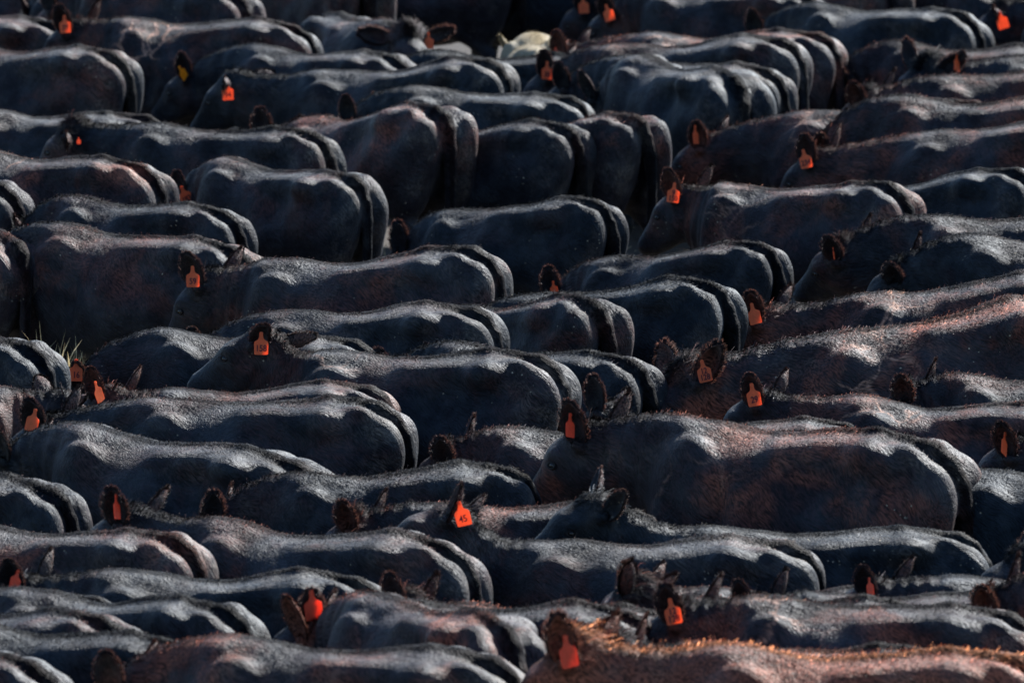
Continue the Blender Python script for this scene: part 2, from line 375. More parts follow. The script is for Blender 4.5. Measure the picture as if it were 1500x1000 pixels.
# ------------------------------------------------------------------ bending neck and head
X0, X1 = .56, 1.02
def ry(a, v):                    # pitch up by a (array)
    c, s = np.cos(a), np.sin(a); return np.stack([v[:, 0]*c-v[:, 2]*s, v[:, 1], v[:, 0]*s+v[:, 2]*c], 1)
def rz(a, v):
    c, s = np.cos(a), np.sin(a); return np.stack([v[:, 0]*c-v[:, 1]*s, v[:, 0]*s+v[:, 1]*c, v[:, 2]], 1)
def sm(t): t = np.clip(t, 0, 1); return t*t*(3-2*t)
def deform(V, q, rigid=None):
    al, be, lam, hp, hy, hr, sl, bendb = q
    piv = np.array([1.07, 0, 1.19])
    w_ = sm((V[:, 0]-.95)/.14)
    if rigid is not None: w_ = np.where(rigid, 1, w_)
    d = V-piv
    if hr: 
        c, s = np.cos(hr*w_), np.sin(hr*w_); d = np.stack([d[:, 0], d[:, 1]*c-d[:, 2]*s, d[:, 1]*s+d[:, 2]*c], 1)
    d = rz(hy*w_, ry((hp-al)*w_, d)); V = d+piv
    s_ = np.clip((V[:, 0]-X0)/(X1-X0), 0, 1)
    s_ = s_*np.clip((V[:, 2]-.48)/.2, 0, 1)
    head = w_ > .999
    s_ = np.where(head, 1, s_)
    S = np.linspace(0, 1, 33); ang = al*sm(S); yaw = be*sm(S)
    tang = np.stack([np.cos(ang)*np.cos(yaw), np.cos(ang)*np.sin(yaw), np.sin(ang)], 1)*(X1-X0)*lam/32
    # rest centreline rises .10 over the neck
    rise = .10/(X1-X0)
    tang2 = np.stack([tang[:, 0]-np.sin(ang)*rise*(X1-X0)/32*0, tang[:, 1], tang[:, 2]+(X1-X0)*rise/32], 1)
    cp = np.concatenate([np.zeros((1, 3)), np.cumsum((tang2[1:]+tang2[:-1])/2, 0)])+np.array([X0, 0, 1.05])
    cr = np.stack([X0+(X1-X0)*s_, 0*s_, 1.05+.10*s_], 1)
    cn = np.stack([np.interp(s_, S, cp[:, i]) for i in range(3)], 1)
    sm_ = sm(s_)
    V = cn+rz(be*sm_, ry(al*sm_, V-cr))
    # spine bends sideways a little, back slopes
    V = V.copy()
    V[:, 2] += sl*(V[:, 0]+.7)*sm((V[:, 2]-.45)/.4)
    V[:, 1] += bendb*(V[:, 0]**2)
    return V
EARC = None
# ------------------------------------------------------------------ projection
fw = np.array([0, math.cos(DEP), -math.sin(DEP)]); upv = np.array([0, math.sin(DEP), math.cos(DEP)]); rt = np.array([1, 0, 0.])
def ray(px, py): d = fw+(px-750)/F*rt-(py-500)/F*upv; return d
def proj(p):
    d = p-np.array([0, 0, HC]); k = d@fw; return 750+F*(d@rt)/k, 500-F*(d@upv)/k
TAILHEAD = np.array([-.72, 0, 1.295])
BASES = []
def bases():
    specs = [(.06, .5, 0, .00, 1.0, 26000, 1), (.0, 1.3, 0, .03, .85, 26000, 2), (.03, .6, .03, -.03, 1.4, 30000, 3), (.12, .25, .0, .02, 1.1, 26000, 4)]
    for sp in specs: BASES.append(make_base(*sp))
def text_mesh(txt, size):
    cu = bpy.data.curves.new("num", 'FONT'); cu.body = txt; cu.size = size; cu.align_x = 'CENTER'; cu.align_y = 'CENTER'; cu.space_line = .8; cu.offset = .0006; cu.extrude = .0008; cu.resolution_u = 3
    o = bpy.data.objects.new("num", cu); COL.objects.link(o)
    dg = bpy.context.evaluated_depsgraph_get(); me = bpy.data.meshes.new_from_object(o.evaluated_get(dg))
    bpy.data.objects.remove(o); me.materials.clear(); me.materials.append(M_INK); me.name = "tag_number"; return me
def smooth_all(me, f=True):
    me.polygons.foreach_set('use_smooth', np.full(len(me.polygons), f)); me.update()
TAGOUT = [(-.010, .045), (.010, .045), (.013, .012), (.020, .000), (.040, -.012), (.044, -.022), (.042, -.088), (.036, -.093), (-.036, -.093), (-.042, -.088), (-.044, -.022), (-.040, -.012), (-.020, .0), (-.013, .012)]
def tag_mesh(mat):
    vs = []; k = len(TAGOUT)
    for z in (.0016, -.0016):
        for x, y in TAGOUT: vs.append((x, y, z+.05*(x*x)*8-(.10*(y+.03)**2)))
    fs = [list(range(k)), list(range(2*k-1, k-1, -1))]+[(i, i+k, (i+1) % k+k, (i+1) % k) for i in range(k)]
    # button stud through the ear
    c0 = len(vs)
    for z in (.006, -.002):
        for i in range(10): vs.append((.012*math.cos(i*.6283), .036+.012*math.sin(i*.6283), z))
    fs += [[c0+i for i in range(10)]]+[(c0+i, c0+10+i, c0+10+(i+1) % 10, c0+(i+1) % 10) for i in range(10)]
    me = bpy.data.meshes.new("ear_tag"); me.from_pydata(vs, [], fs); me.materials.append(mat); return me
def eye_mesh():
    import bmesh
    bm = bmesh.new(); bmesh.ops.create_uvsphere(bm, u_segments=14, v_segments=10, radius=.021)
    me = bpy.data.meshes.new("eye"); bm.to_mesh(me); bm.free(); me.materials.append(M_EYE); smooth_all(me); return me
def lid_mesh():
    vs = []; fs = []; n, m = 18, 6
    for i in range(n):
        a = 2*math.pi*i/n
        for j in range(m):
            b = 2*math.pi*j/m; R = .020; r = .0055
            vs.append(((R+r*math.cos(b))*math.cos(a)*1.25, (R+r*math.cos(b))*math.sin(a)*.78, r*math.sin(b)))
    for i in range(n):
        for j in range(m): fs.append((i*m+j, ((i+1) % n)*m+j, ((i+1) % n)*m+(j+1) % m, i*m+(j+1) % m))
    me = bpy.data.meshes.new("eyelid"); me.from_pydata(vs, [], fs); me.materials.append(M_LID); smooth_all(me); return me
TM = {}
COUNT = 0
HERD = []; VERBOSE = False
def cow(label, tx, ty, yaw, s=1.0, wy=None, **k):
    if 1 < yaw < 30: yaw += 4
    HERD.append(dict(label=label, tx=tx, ty=ty, yaw=yaw, s=s, wy=wy, hz=1.0, **k))
def build_cow(label, tx, ty, yaw, s=1.0, wy=None, ear=None, tag=None, br=.15, du=.3, v=None, hp=0, hy=None, hr=0, be=0, lick=0, pale=0, far=False, ee=(58, 8, 100), nal=-38, group='black cattle crowded in the feedlot', wf=1.0, cat='cow', name='cow', eyes=True, tagear=1, eR=False, od=None, hz=1.0):
    global COUNT
    i = COUNT; COUNT += 1
    r = np.random.default_rng(100+i)
    if v is None: v = i % 4
    B = BASES[v]
    phi = math.pi-math.radians(yaw)
    Rm = np.array([[math.cos(phi), -math.sin(phi), 0], [math.sin(phi), math.cos(phi), 0], [0, 0, 1]])
    d = ray(tx, ty); k = (HC-TAILHEAD[2]*s*hz)/(-d[2]); P = np.array([0, 0, HC])+d*k
    TS = np.array([s, s*wf, s*hz]); loc = P-Rm@(TAILHEAD*TS); loc[2] = 0
    def world(p): return loc+Rm@(np.array(p)*TS)
    sl = 0
    if wy is not None:
        for _ in range(6):
            wp = world([.45, 0, 1.345+sl*1.15]); e = proj(wp)[1]-wy
            sl += e/(F/np.linalg.norm(wp)*s*1.15)
        sl = float(np.clip(sl, -.16, .16))
    rad = math.radians
    if hy is None: hy = float(np.clip(yaw-26+r.uniform(-6, 6), -32, 25)) if ear else 0
    if not isinstance(hp, tuple): hp_ = rad(hp)
    bendb = float(r.uniform(-.04, .04))
    pose = (rad(ee[0]), rad(ee[1]), rad(ee[2]))
    poseR = (rad(ee[0]+r.uniform(-14, 8)), rad(ee[1]+r.uniform(0, 14)), rad(ee[2] if far or eR else r.uniform(-32, 0)))
    q = [rad(nal), rad(be), 1.0, hp_, rad(hy), rad(hr), sl, bendb]
    sgn = -1 if far else 1
    ps = pose if not far else poseR
    ec = ear_map(np.array([[.5, 0, 0]]), sgn, ps)
    if ear:
        q[0] = rad(-12)
        def err(al, lam):
            qq = list(q); qq[0] = al; qq[2] = lam
            x, y = proj(world(deform(ec, qq, True)[0])); return np.array([x-ear[0], y-ear[1]])
        best = min(((float(np.hypot(*err(a_, l_)))+14*abs(l_-1)+3*abs(a_), a_, l_) for a_ in np.linspace(-1.1, .95, 14) for l_ in np.linspace(.6, 1.35, 8)))
        al, lam = best[1:]
        for _ in range(25):
            e = err(al, lam); J = np.stack([(err(al+.01, lam)-e)/.01, (err(al, lam+.01)-e)/.01], 1)
            st = np.linalg.solve(J.T@J+np.eye(2)*60, -J.T@e)
            al = min(max(al+float(np.clip(st[0], -.1, .1)), -1.15), 1.0); lam = min(max(lam+float(np.clip(st[1], -.06, .06)), .55), 1.4)
        q[0], q[2] = al, lam; e = err(al, lam)
        if np.abs(e).max() > 6 or lam in (.55, 1.4): print("EARFIT %3d %-50s al=%.0f lam=%.2f err=(%.0f,%.0f)" % (i, label[:50], math.degrees(al), lam, e[0], e[1]))
    # assemble rest vertices
    eL, hL, nL = ear_geo(B, 1, pose); eR, hR, nR = ear_geo(B, -1, poseR)
    V = np.concatenate([B['V'], eL, eR, B['HV'], hL, hR])
    NN = np.concatenate([B['N'], np.zeros_like(eL), np.zeros_like(eR), B['HN'], nL, nR])
    key = 'rm%d' % v
    nb, ne = len(B['V']), len(eL); hb = nb+2*ne; nh5 = len(B['HV']); eh5 = len(hL); NV = len(V)
    ph = r.uniform(0, 6.28, 8); fr = r.uniform(2.2, 5.5, 8); X_, Y_, Z_ = V.T
    bod = sm((.75-X_)/.15)
    V0 = V; V = V.copy()
    V[:, 2] += bod*(.009*np.sin(X_*fr[0]+ph[0])+.007*np.sin(X_*fr[1]*2+Y_*6+ph[1]))*sm((Z_-.7)/.3)
    V[:, 1] += bod*np.sign(Y_)*sm(np.abs(Y_)/.12)*(.022*np.sin(X_*fr[2]+Z_*3+ph[2])+.010*np.sin(X_*fr[3]*1.8+Z_*fr[4]*2+ph[3]))
    rg = np.zeros(NV, bool); rg[nb:hb] = True; rg[hb+nh5:] = True
    D = deform(V, q, rg); D2 = deform(V+NN*.004, q, rg); ND = nrm(D2-D)
    if key not in TM:
        nQ = np.concatenate([B['Q'], EQ+nb, EQ[:, ::-1]+nb+ne])
        nhr = B['nh']+2*len(B['eu'])
        me = bpy.data.meshes.new("cow_body")
        nf = len(nQ)+2*nhr
        st = hb+np.arange(nhr)*5
        quad = np.stack([st, st+1, st+2, st+4], 1); trs = np.stack([st+4, st+2, st+3], 1)
        lv = np.concatenate([nQ.ravel(), quad.ravel(), trs.ravel()])
        ls = np.concatenate([np.arange(len(nQ)+nhr)*4, (len(nQ)+nhr)*4+np.arange(nhr)*3])
        me.vertices.add(NV); me.loops.add(len(lv)); me.polygons.add(nf)
        me.vertices.foreach_set('co', V.astype(np.float32).ravel())
        me.loops.foreach_set('vertex_index', lv.astype(np.int32)); me.polygons.foreach_set('loop_start', ls.astype(np.int32))
        me.update(calc_edges=True)
        me.polygons.foreach_set('use_smooth', np.ones(nf, bool))
        me.attributes.new('rest', 'FLOAT_VECTOR', 'POINT').data.foreach_set('vector', V0.astype(np.float32).ravel())
        tone = np.concatenate([np.full(hb, .42), np.repeat(B['tone'], 5), np.full(2*eh5, .5)])
        me.attributes.new('tone', 'FLOAT', 'POINT').data.foreach_set('value', tone.astype(np.float32))
        rust = np.zeros(NV); ru = np.clip((EUV[:, 0]-.3)/.6, 0, 1)*.6; ru = np.where(EUV[:, 2] < 0, ru+.15, ru*.12)
        rust[nb:nb+ne] = ru; rust[nb+ne:nb+2*ne] = ru
        rh = np.repeat(np.where(B['erim'], .5, .03), 5); rust[hb+nh5:] = np.concatenate([rh, rh])
        me.attributes.new('rust', 'FLOAT', 'POINT').data.foreach_set('value', np.clip(rust, 0, 1).astype(np.float32))
        me.materials.append(M_HIDE); TM[key] = me
    me = TM[key].copy(); me.name = name
    me.vertices.foreach_set('co', D.astype(np.float32).ravel())
    me.update()
    vn = np.zeros(len(V)*3, np.float32); me.vertices.foreach_get('co', vn)
    # custom normals: blades take the hide's normal so that fur shades as a coat
    cur = np.array([0.0]*(NV*3), np.float32); me.vertex_normals.foreach_get('vector', cur); cur = cur.reshape(-1, 3)
    cur[hb:] = ND[hb:]
    me.normals_split_custom_set_from_vertices(cur.tolist() if False else [tuple(a) for a in cur])
    o = bpy.data.objects.new(name, me); COL.objects.link(o)
    o.location = loc; o.rotation_euler = (0, 0, phi); o.scale = tuple(TS)
    o['label'] = label; o['category'] = cat; o['group'] = group
    if name != 'cow': del o['group']
    o['brown'] = float(br); o['dust_sheen'] = float(du); o['lick'] = float(lick); o['pale'] = float(pale)
    MW = Matrix.LocRotScale(Vector(loc), Matrix.Rotation(phi, 3, 'Z').to_quaternion(), Vector(TS))
    if ear and eyes:
        for sd_ in (1, -1):
            p = np.array([[1.236, sd_*.112, 1.120], [1.236+.03, sd_*(.112+.1), 1.120+.02]])
            pd = deform(p, q, True); n_ = Vector(pd[1]-pd[0]).normalized()
            eo = bpy.data.objects.new("eye", TM['eye']); COL.objects.link(eo); eo.parent = o
            rotm = n_.to_track_quat('Z', 'Y')
            eo.location = pd[0]-np.array(n_)*.006; eo.rotation_euler = rotm.to_euler()
            lo = bpy.data.objects.new("eyelid", TM['lid']); COL.objects.link(lo); lo.parent = eo; lo.location = (0, 0, .014)
    if tag:
        dx, dy, ty_, roll, txt = tag[:5]; mat = {'o': 'tago', 'r': 'tagr', 'y': 'tagy'}[tag[5] if len(tag) > 5 else 'o']
        sz = tag[6] if len(tag) > 6 else 1.0
        sg = sgn*tagear
        et = deform(ear_map(np.array([[.42, 0, .012]]), sg, pose if sg > 0 else poseR), q, True)[0]
        pw = world(et); cx, cy = proj(pw); kk = (pw-np.array([0, 0, HC]))@fw
        # the plate hangs in front of the ear, towards the open side
        pw = pw-fw*.10
        pw = pw+rt*((ear[0]+dx-cx)*kk/F)-np.array([0, 0, 1])*((ear[1]+dy-cy)*kk/F)/math.cos(DEP)
        to = bpy.data.objects.new("ear_tag", TM[mat]); COL.objects.link(to)
        # plate local: x right, y up, z towards the viewer
        base = Matrix(((1, 0, 0), (0, 0, -1), (0, 1, 0)))
        rot = Matrix.Rotation(rad(ty_), 3, 'Z') @ base @ Matrix.Rotation(rad(roll), 3, 'Z') @ Matrix.Rotation(rad(-8), 3, 'X')
        W = Matrix.LocRotScale(Vector(pw), rot.to_quaternion(), Vector((sz, sz, sz))) @ Matrix.Translation((0, .045, 0))
        to.parent = o; to.matrix_basis = MW.inverted() @ W
        if txt:
            if 't'+txt not in TM: TM['t'+txt] = text_mesh(txt, .052 if '\n' not in txt else .047)
            no = bpy.data.objects.new("tag_number", TM['t'+txt]); COL.objects.link(no); no.parent = to
            no.location = (0, -.055 if '\n' not in txt else -.045, .0048); no.scale = (.9, 1.05, 1)
    return o

def line_of(c):
    """world x range and Y(x) of the animal's spine"""
    phi = math.pi-math.radians(c['yaw']); d = ray(c['tx'], c['ty']); k = (HC-TAILHEAD[2]*c['s']*c['hz'])/(-d[2])
    P = np.array([0, 0, HC])+d*k; hd = np.array([math.cos(phi), math.sin(phi)])
    a = P[:2]-hd*.08*c['s']; b = P[:2]+hd*(1.8 if c.get('ear') else 1.45)*c['s']
    return a, b
def settle():
    n = len(HERD); order = sorted(range(n), key=lambda i: HERD[i].get('od') if HERD[i].get('od') is not None else i)
    for it in range(160):
        push = np.zeros(n); L = [line_of(c) for c in HERD]
        for ii in range(n):
            for jj in range(ii+1, n):
                i, j = order[ii], order[jj]      # i is behind j
                (a, b), (c, d) = L[i], L[j]
                lo = max(min(a[0], b[0]), min(c[0], d[0])); hi = min(max(a[0], b[0]), max(c[0], d[0]))
                if hi-lo < .05: continue
                ys = []
                for x in (lo, hi):
                    ya = a[1]+(b[1]-a[1])*(x-a[0])/(b[0]-a[0]+1e-6); yb = c[1]+(d[1]-c[1])*(x-c[0])/(d[0]-c[0]+1e-6); ys.append(ya-yb)
                gap = min(ys)*.75+.25*sum(ys)/2; want = .72*(HERD[i]['s']+HERD[j]['s'])/2
                if -2.0 < gap < want:
                    e = (want-gap)*(2.0 if gap < .25 else 1.0); push[i] += e; push[j] -= e
        for i, c in enumerate(HERD):
            # moving back by dY at the same pixel needs a lower animal
            c['hz'] = float(np.clip(c['hz']-.25*push[i]*.11/1.295-.004*(c['hz']-1), .90, 1.10))
    if VERBOSE:
        for ii in range(n):
            for jj in range(ii+1, n):
                i, j = order[ii], order[jj]; (a, b), (c, d) = L[i], L[j]
                lo = max(min(a[0], b[0]), min(c[0], d[0])); hi = min(max(a[0], b[0]), max(c[0], d[0]))
                if hi-lo < .05: continue
                g_ = [round(a[1]+(b[1]-a[1])*(x-a[0])/(b[0]-a[0]+1e-6)-c[1]-(d[1]-c[1])*(x-c[0])/(d[0]-c[0]+1e-6), 2) for x in (lo, hi)]
                if -1.5 < min(g_) < .22: print("GAP", g_, "%.2f %.2f" % (HERD[i]['hz'], HERD[j]['hz']), (HERD[i]['tx'], HERD[i]['ty']), HERD[i]['label'][:42], '|', (HERD[j]['tx'], HERD[j]['ty']), HERD[j]['label'][:42])
def build_all():
    settle()
    for c in HERD: build_cow(**c)

bases()
TM['eye'] = eye_mesh(); TM['lid'] = lid_mesh(); TM['tago'] = tag_mesh(M_TAG); TM['tagr'] = tag_mesh(M_TAGRED); TM['tagy'] = tag_mesh(M_TAGYEL)
# ------------------------------------------------------------------ the herd, back to front
# tail-head pixel in the photograph, heading, size
cow("black cow cut by the top edge at the top left corner", 110, -28, 8, .97, br=.2)
cow("small dark rump at the far left edge below the top left corner", 78, 32, 20, .98, v=1, br=.25)
cow("black cow with pale inner ears raised behind the cow tagged 77", 225, 8, 45, .93, ear=(80, 16), hy=25, ee=(25, 10, 60), br=.05)
cow("black rump cut by the top edge, right of the cow with pale ears", 340, -14, 35, .97, br=.3)
cow("jet black cow between the two dusty rumps at the top edge", 500, -62, 12, 1.0, br=0, du=0)
cow("dusty grey-brown hind legs at the top edge, left of the centre", 428, -66, 62, 1.05, br=.8, du=1, v=1)
cow("tall black cow filling the top edge right of the curly faced cow", 738, -72, 32, 1.1, v=0, br=.3)
cow("dusty pale rump at the top edge right above the curly faced cow", 525, -64, 62, 1.05, br=.7, du=1, v=2)
cow("dark flank at the top edge behind the cream calf", 930, -70, 10, 1.05, br=0, du=.1)
cow("black cow at the top edge with a blunt red tag below its dark ear", 1150, -40, 14, .97, ear=(853, 0), tag=(2, 12, 10, 3, ''), br=.1)
cow("mud flecked grey rump at the top edge, left one of the pair", 1240, -42, 58, 1.03, br=.6, du=1, v=2)
cow("mud flecked grey rump at the top edge, right one of the pair", 1287, -48, 62, 1.03, br=.6, du=1, v=1)
cow("long black cow at the top centre edge with an orange tag tilted far over", 1186, -6, 20, 1.0, ear=(889, 8), tag=(3, 15, -20, 20, ''), br=.2, v=0)
cow("cow cut by the top edge on the right, tip of an orange tag showing", 1640, -12, 15, 1.0, ear=(1313, -9), tag=(2, 10, -30, -15, ''), br=.3)
cow("cream coloured calf showing behind two dark ears at the top centre", 812, 74, 82, .84, pale=1, br=0, du=0, v=3, name='calf', cat='calf')
cow("black cow facing the camera with a curly poll and a tagged ear", 478, 20, 247, .98, ear=(640, 47), tag=(-12, 17, 0, 0, '', 'o', .9), ee=(12, 5, 70), hy=-12, br=.15, du=.5, v=2, hp=-2)
cow("big black cow tagged 77 with round lick swirls on its side", 432, 36, 12, 1.05, 24, ear=(93, 26), tag=(3, 14, 5, 4, '77'), br=.35, lick=1, v=3)
cow("black cow at the top right with a domed back and rounded pale rump", 1413, 22, 30, 1.0, br=0, du=.7, v=0)
cow("cow at the right edge with a square red tag, near the top right corner", 1790, 5, 15, 1.0, ear=(1466, 20), tag=(2, 14, 0, 18, '', 'o', 1.05), ee=(15, 5, 60), br=.2)
cow("dark brown rump at the right edge covering the square tagged cow", 1548, 16, 150, 1.0, br=.5, v=1)
cow("brown shouldered cow whose reddish rump shows behind its neighbour at top centre", 1196, 50, 14, 1.03, 46, ear=(808, 64), tag=(6, 16, 20, 0, '', 'r', .6), br=.9, v=1, lick=.8)
cow("low black cow with bluish neck behind the top centre tagged cow", 862, 88, 12, .93, br=0, v=2)
cow("long black cow with a small orange tag at the top centre, narrow plate", 1143, 58, 14, 1.05, 60, ear=(800, 92), tag=(1, 16, 25, -6, '38'), br=.25, du=.7, v=1, lick=.4)
cow("black rump with thick curved tail just behind the bony cow's rump", 1125, 101, 32, .97, br=.1, du=.6, v=3)
cow("bony black cow seen from behind with hips and ribs showing, top right of centre", 1078, 112, 60, 1.05, nal=-55, br=.05, du=1, v=1)
cow("hairy dark brown cow behind the tufted cow at the top right", 1540, 74, 8, .95, ear=(1238, 120), br=.6, v=2)
cow("black cow with a spiky tufted poll and thin edge-on tag at the top right", 1720, 60, -4, 1.02, 80, ear=(1396, 90), tag=(5, 6, 60, -15, ''), hy=40, ee=(38, 5, 50), br=.05, v=2, hp=5)
cow("dark hairy cow with three small ears raised, right edge above the cow tagged 234", 1620, 92, -2, 1.0, 106, ear=(1256, 136), br=.4, v=2)
cow("black cow with a yellow tag under its dark ear, upper left", 578, 84, 26, .93, ear=(263, 97), tag=(6, 12, 60, 40, '', 'y', .9), br=.1, v=0)
cow("black cow with silvery drooping ear and orange tag with a white stud, upper left", 712, 88, 16, 1.04, 100, ear=(326, 124), tag=(8, 14, 12, 3, '94'), ee=(5, 20, 10), br=.05, du=.9, v=1)
cow("heavy black cow at the left edge below the cow tagged 77, rump right", 163, 77, 26, 1.02, 62, br=.3, du=.7, v=0)
cow("black cow with a wide lit back bump between the neat rumps, upper centre", 835, 142, 14, .95, br=0, du=1, v=1)
cow("low dark cow along the left edge with a brown ear tip at its rump", 212, 170, 8, .97, 158, br=.1, v=1)
cow("long black cow with a slit of orange tag inside its upright ear", 1426, 148, 12, 1.03, 160, ear=(1020, 196), tag=(-1, 6, 62, -5, '', 'o', 1.0), br=.5, v=1, lick=.6)
cow("dark cow behind the cow tagged 234 with two brown ears above its neck", 1560, 152, 4, .95, ear=(1203, 212), br=.4)
cow("black cow with ear tag 234", 1610, 166, 8, 1.05, 190, ear=(1176, 217), tag=(4, 20, -8, 14, '234'), br=.45, v=0)
cow("right one of three black rumps side by side, long haired brown hind legs", 925, 168, 55, 1.03, 178, br=.5, du=.6, v=2)
cow("middle one of three black rumps standing side by side, upper centre", 826, 181, 40, 1.0, 186, br=.15, du=.5, v=2)
cow("large smooth black cow with its rump to the camera, left of the top centre", 640, 156, 48, 1.08, 168, ear=(385, 182), br=.55, du=.6, v=3)
cow("black cow with a pale drooping ear and an orange button, upper left", 455, 194, 20, 1.0, 180, ear=(104, 206), tag=(12, 2, 20, 0, '', 'o', .35), ee=(-5, 25, 5), br=.15, du=.8, v=2)
cow("black cow at the left edge with reddish licked shoulder, upper left", 208, 242, 22, 1.03, 214, br=.75, du=.5, v=0, lick=1)
cow("blue-black cow with a smooth domed rump at the right edge below tag 234", 1488, 250, 25, 1.0, 272, nal=-60, br=0, du=.6, v=0)
cow("black cow with ear tag 150 and a large dark flank, right of centre", 1300, 271, 30, 1.0, 268, ear=(985, 267), tag=(1, 20, 0, -6, '9\n150'), br=.45, du=.6, v=0, lick=.4)
cow("black cow with a small tilted orange tag and broad bony rump, left of centre", 520, 259, 43, .95, ear=(264, 272), tag=(9, 18, 20, 22, '183'), br=.2, du=.6, v=1)
cow("dark rump corner at the left edge below the reddish shouldered cow", 3, 268, 30, 1.0, br=.1)
cow("low black cow with curled tail behind the heavy round bellied cow, left", 325, 309, 28, .93, ear=(32, 332), tag=(9, 12, 60, -20, '', 'r', .8), ee=(35, 5, 40), br=.1, v=2)
cow("black cow with an upright bare ear and hairy domed rump in the centre", 868, 291, 35, .95, 315, ear=(586, 347), br=.05, v=2)
cow("heavy round bellied black cow standing open to view on the left", 343, 359, 24, 1.02, 325, br=.35, du=.8, v=3, nal=-42)
cow("brown legged rump with a hanging tail at the left edge", 26, 352, 62, 1.0, br=1.0, du=.5, v=1)
cow("dark hairy cow at the right edge below the blue-black rump, upright ear", 1640, 322, -2, 1.0, ear=(1220, 360), tag=(1, 14, 80, 0, '', 'o', .6), br=.2, v=2)
cow("low hairy cow at the right edge with two thin rounded ears", 1690, 352, -3, .97, ear=(1308, 397), br=.05, v=2)
cow("hairy black cow with frosted ear and a sliver of tag, centre", 1110, 358, 32, .93, 372, ear=(808, 412), tag=(4, 14, 40, 5, '', 'o', .75), br=.1, v=2)
cow("black cow with ear tag 59, its dark head lowered in profile", 692, 367, 14, 1.1, 378, ear=(283, 392), tag=(0, 18, -3, 2, '59'), br=.35, du=.7, v=0, hp=-8)
cow("large rough coated black cow without a visible head, centre right", 1038, 412, 24, 1.02, 425, br=0, du=.4, v=2)
cow("long cow with a leaning orange tag and licked brown shoulder, right of centre", 1560, 398, 0, 1.03, 425, ear=(1104, 448), tag=(1, 16, 25, 12, ''), br=.4, lick=1, v=3)
cow("short black rump wedged in the very centre of the herd", 862, 438, 48, .97, 454, br=.25, v=2)
cow("black cow with a hollow lit loin and bony hips behind tag 158", 690, 449, 14, 1.02, 452, br=.1, du=.8, v=1)
cow("large hairy brown cow with the upper one of two ear tags reading 128", 1560, 436, -9, 1.2, 484, ear=(1035, 530), tag=(-3, 18, -10, 14, '12\n128'), hy=22, br=.85, du=.9, v=2, lick=1, ee=(48, 0, 40))
cow("small black cow with shiny tail head whose tag hangs straight at the left", 520, 497, 3, .93, ear=(115, 545), tag=(-3, 2, 25, -4, '16'), br=.1, v=1)
cow("black rump at the left edge beside the patch of straw", 44, 501, 28, 1.0, br=.05, du=.4, v=0)
cow("small black rump right of tag 158 rump, below the centre", 920, 527, 32, .95, br=.05, v=2)
cow("black cow with ear tag 158 and raised head in profile", 790, 519, 14, 1.08, 512, ear=(388, 488), tag=(-5, 20, 0, 0, '158'), br=.15, du=.8, v=1, hp=16, ee=(34, 35, 100), lick=.4)
cow("thin black cow at the left with a bent sliver of orange tag", 540, 564, 4, .95, 566, ear=(140, 560), tag=(6, 18, 62, 22, ''), br=.4, v=1)
cow("dark cow whose brown ears barely show behind the right shoulder patches", 1700, 556, 0, .95, ear=(1340, 564), br=.3, v=2)
cow("black cow at the left edge facing right with a pale grey ear", -300, 580, 176, .97, ear=(108, 586), far=True, ee=(30, -10, 60), br=.5, v=1)
cow("black cow with long thick curved tail and dull orange tag at the left edge", 555, 588, 12, 1.07, 580, ear=(50, 606), tag=(-2, 14, -30, -12, ''), br=.15, du=.8, v=0)
cow("cow with bare patches on the ribs and orange tag under a dark ear, right", 1570, 600, 4, 1.0, 580, ear=(1103, 568), tag=(1, 15, 20, 8, '29'), br=.55, lick=1, v=1)
cow("cow hidden except for one glowing brown ear above the largest cow's neck", 1240, 620, 0, .9, ear=(905, 588), far=True, br=.3)
cow("cow at the right edge with a thin bright tag hooked in a dark ear", 1980, 636, -2, 1.03, ear=(1474, 640), tag=(-4, 14, 65, -28, ''), br=.3)
cow("very dark cow at the right edge, between the largest cow's rump and the frame", 1770, 702, 4, 1.05, br=0, du=.1, v=3, nal=-45)
cow("hairy cow with two small dark ears left of the largest cow", 1030, 636, 0, .93, ear=(666, 652), br=.2, v=2)
cow("largest cow in the herd, brown sheen on its shoulder, red tag in its ear", 1370, 649, 20, 1.17, 606, ear=(843, 614), tag=(-8, 14, 55, -12, '', 'r'), br=.7, du=.7, v=0, lick=.3)
cow("long black cow at the left edge with a sunlit back and curled tail", 432, 674, 32, 1.1, 622, br=.1, du=1, v=1)
cow("curly coated low cow in the middle between larger cows", 745, 684, 2, .95, 688, br=.1, du=.7, v=2)
cow("dark low rump at the left edge above the brownish lit back", 75, 709, 28, .97, br=.1, v=2)
cow("hairy brownish back behind the cow with tag 45", 930, 744, 0, .9, ear=(508, 753), br=.5, v=2)
cow("untagged black cow with raised head and visible eye, below the largest cow", 1400, 778, 0, 1.05, 768, ear=(908, 738), hy=20, hp=8, be=0, br=0, du=1, v=1, ee=(52, 5, 25))
cow("black cow with ear tag 45 and its head turned up to the left", 1152, 792, 4, 1.07, 788, ear=(673, 738), tag=(5, 19, -12, 16, '45'), hp=20, be=10, br=.2, du=.8, v=0, ee=(55, 5, 25))
cow("black cow with a large upright ear and sickle shaped red tag, lower left", 650, 796, 20, 1.07, 760, ear=(170, 738), tag=(2, 9, 68, -8, '', 'r'), br=.25, du=.6, v=3)
cow("cow at the left edge with brownish sunlit back, lower left", 258, 787, 18, 1.0, 762, br=.7, du=.9, v=0)
cow("dark faced cow at the right edge below the largest cow", 1990, 800, -3, 1.1, ear=(1524, 802), hp=8, hy=10, br=.05, v=2)
cow("nearly hidden cow, its ear just left above the bottom tag 128", 1340, 868, 0, .88, ear=(921, 842), tag=(1, 16, 72, 0, '', 'r', .7), br=.3)
cow("blurred dark head with round ears low on the right", 1720, 852, 0, .95, ear=(1270, 848), tag=(4, 14, 50, 0, '', 'r', .7), hp=8, br=.1, v=1)
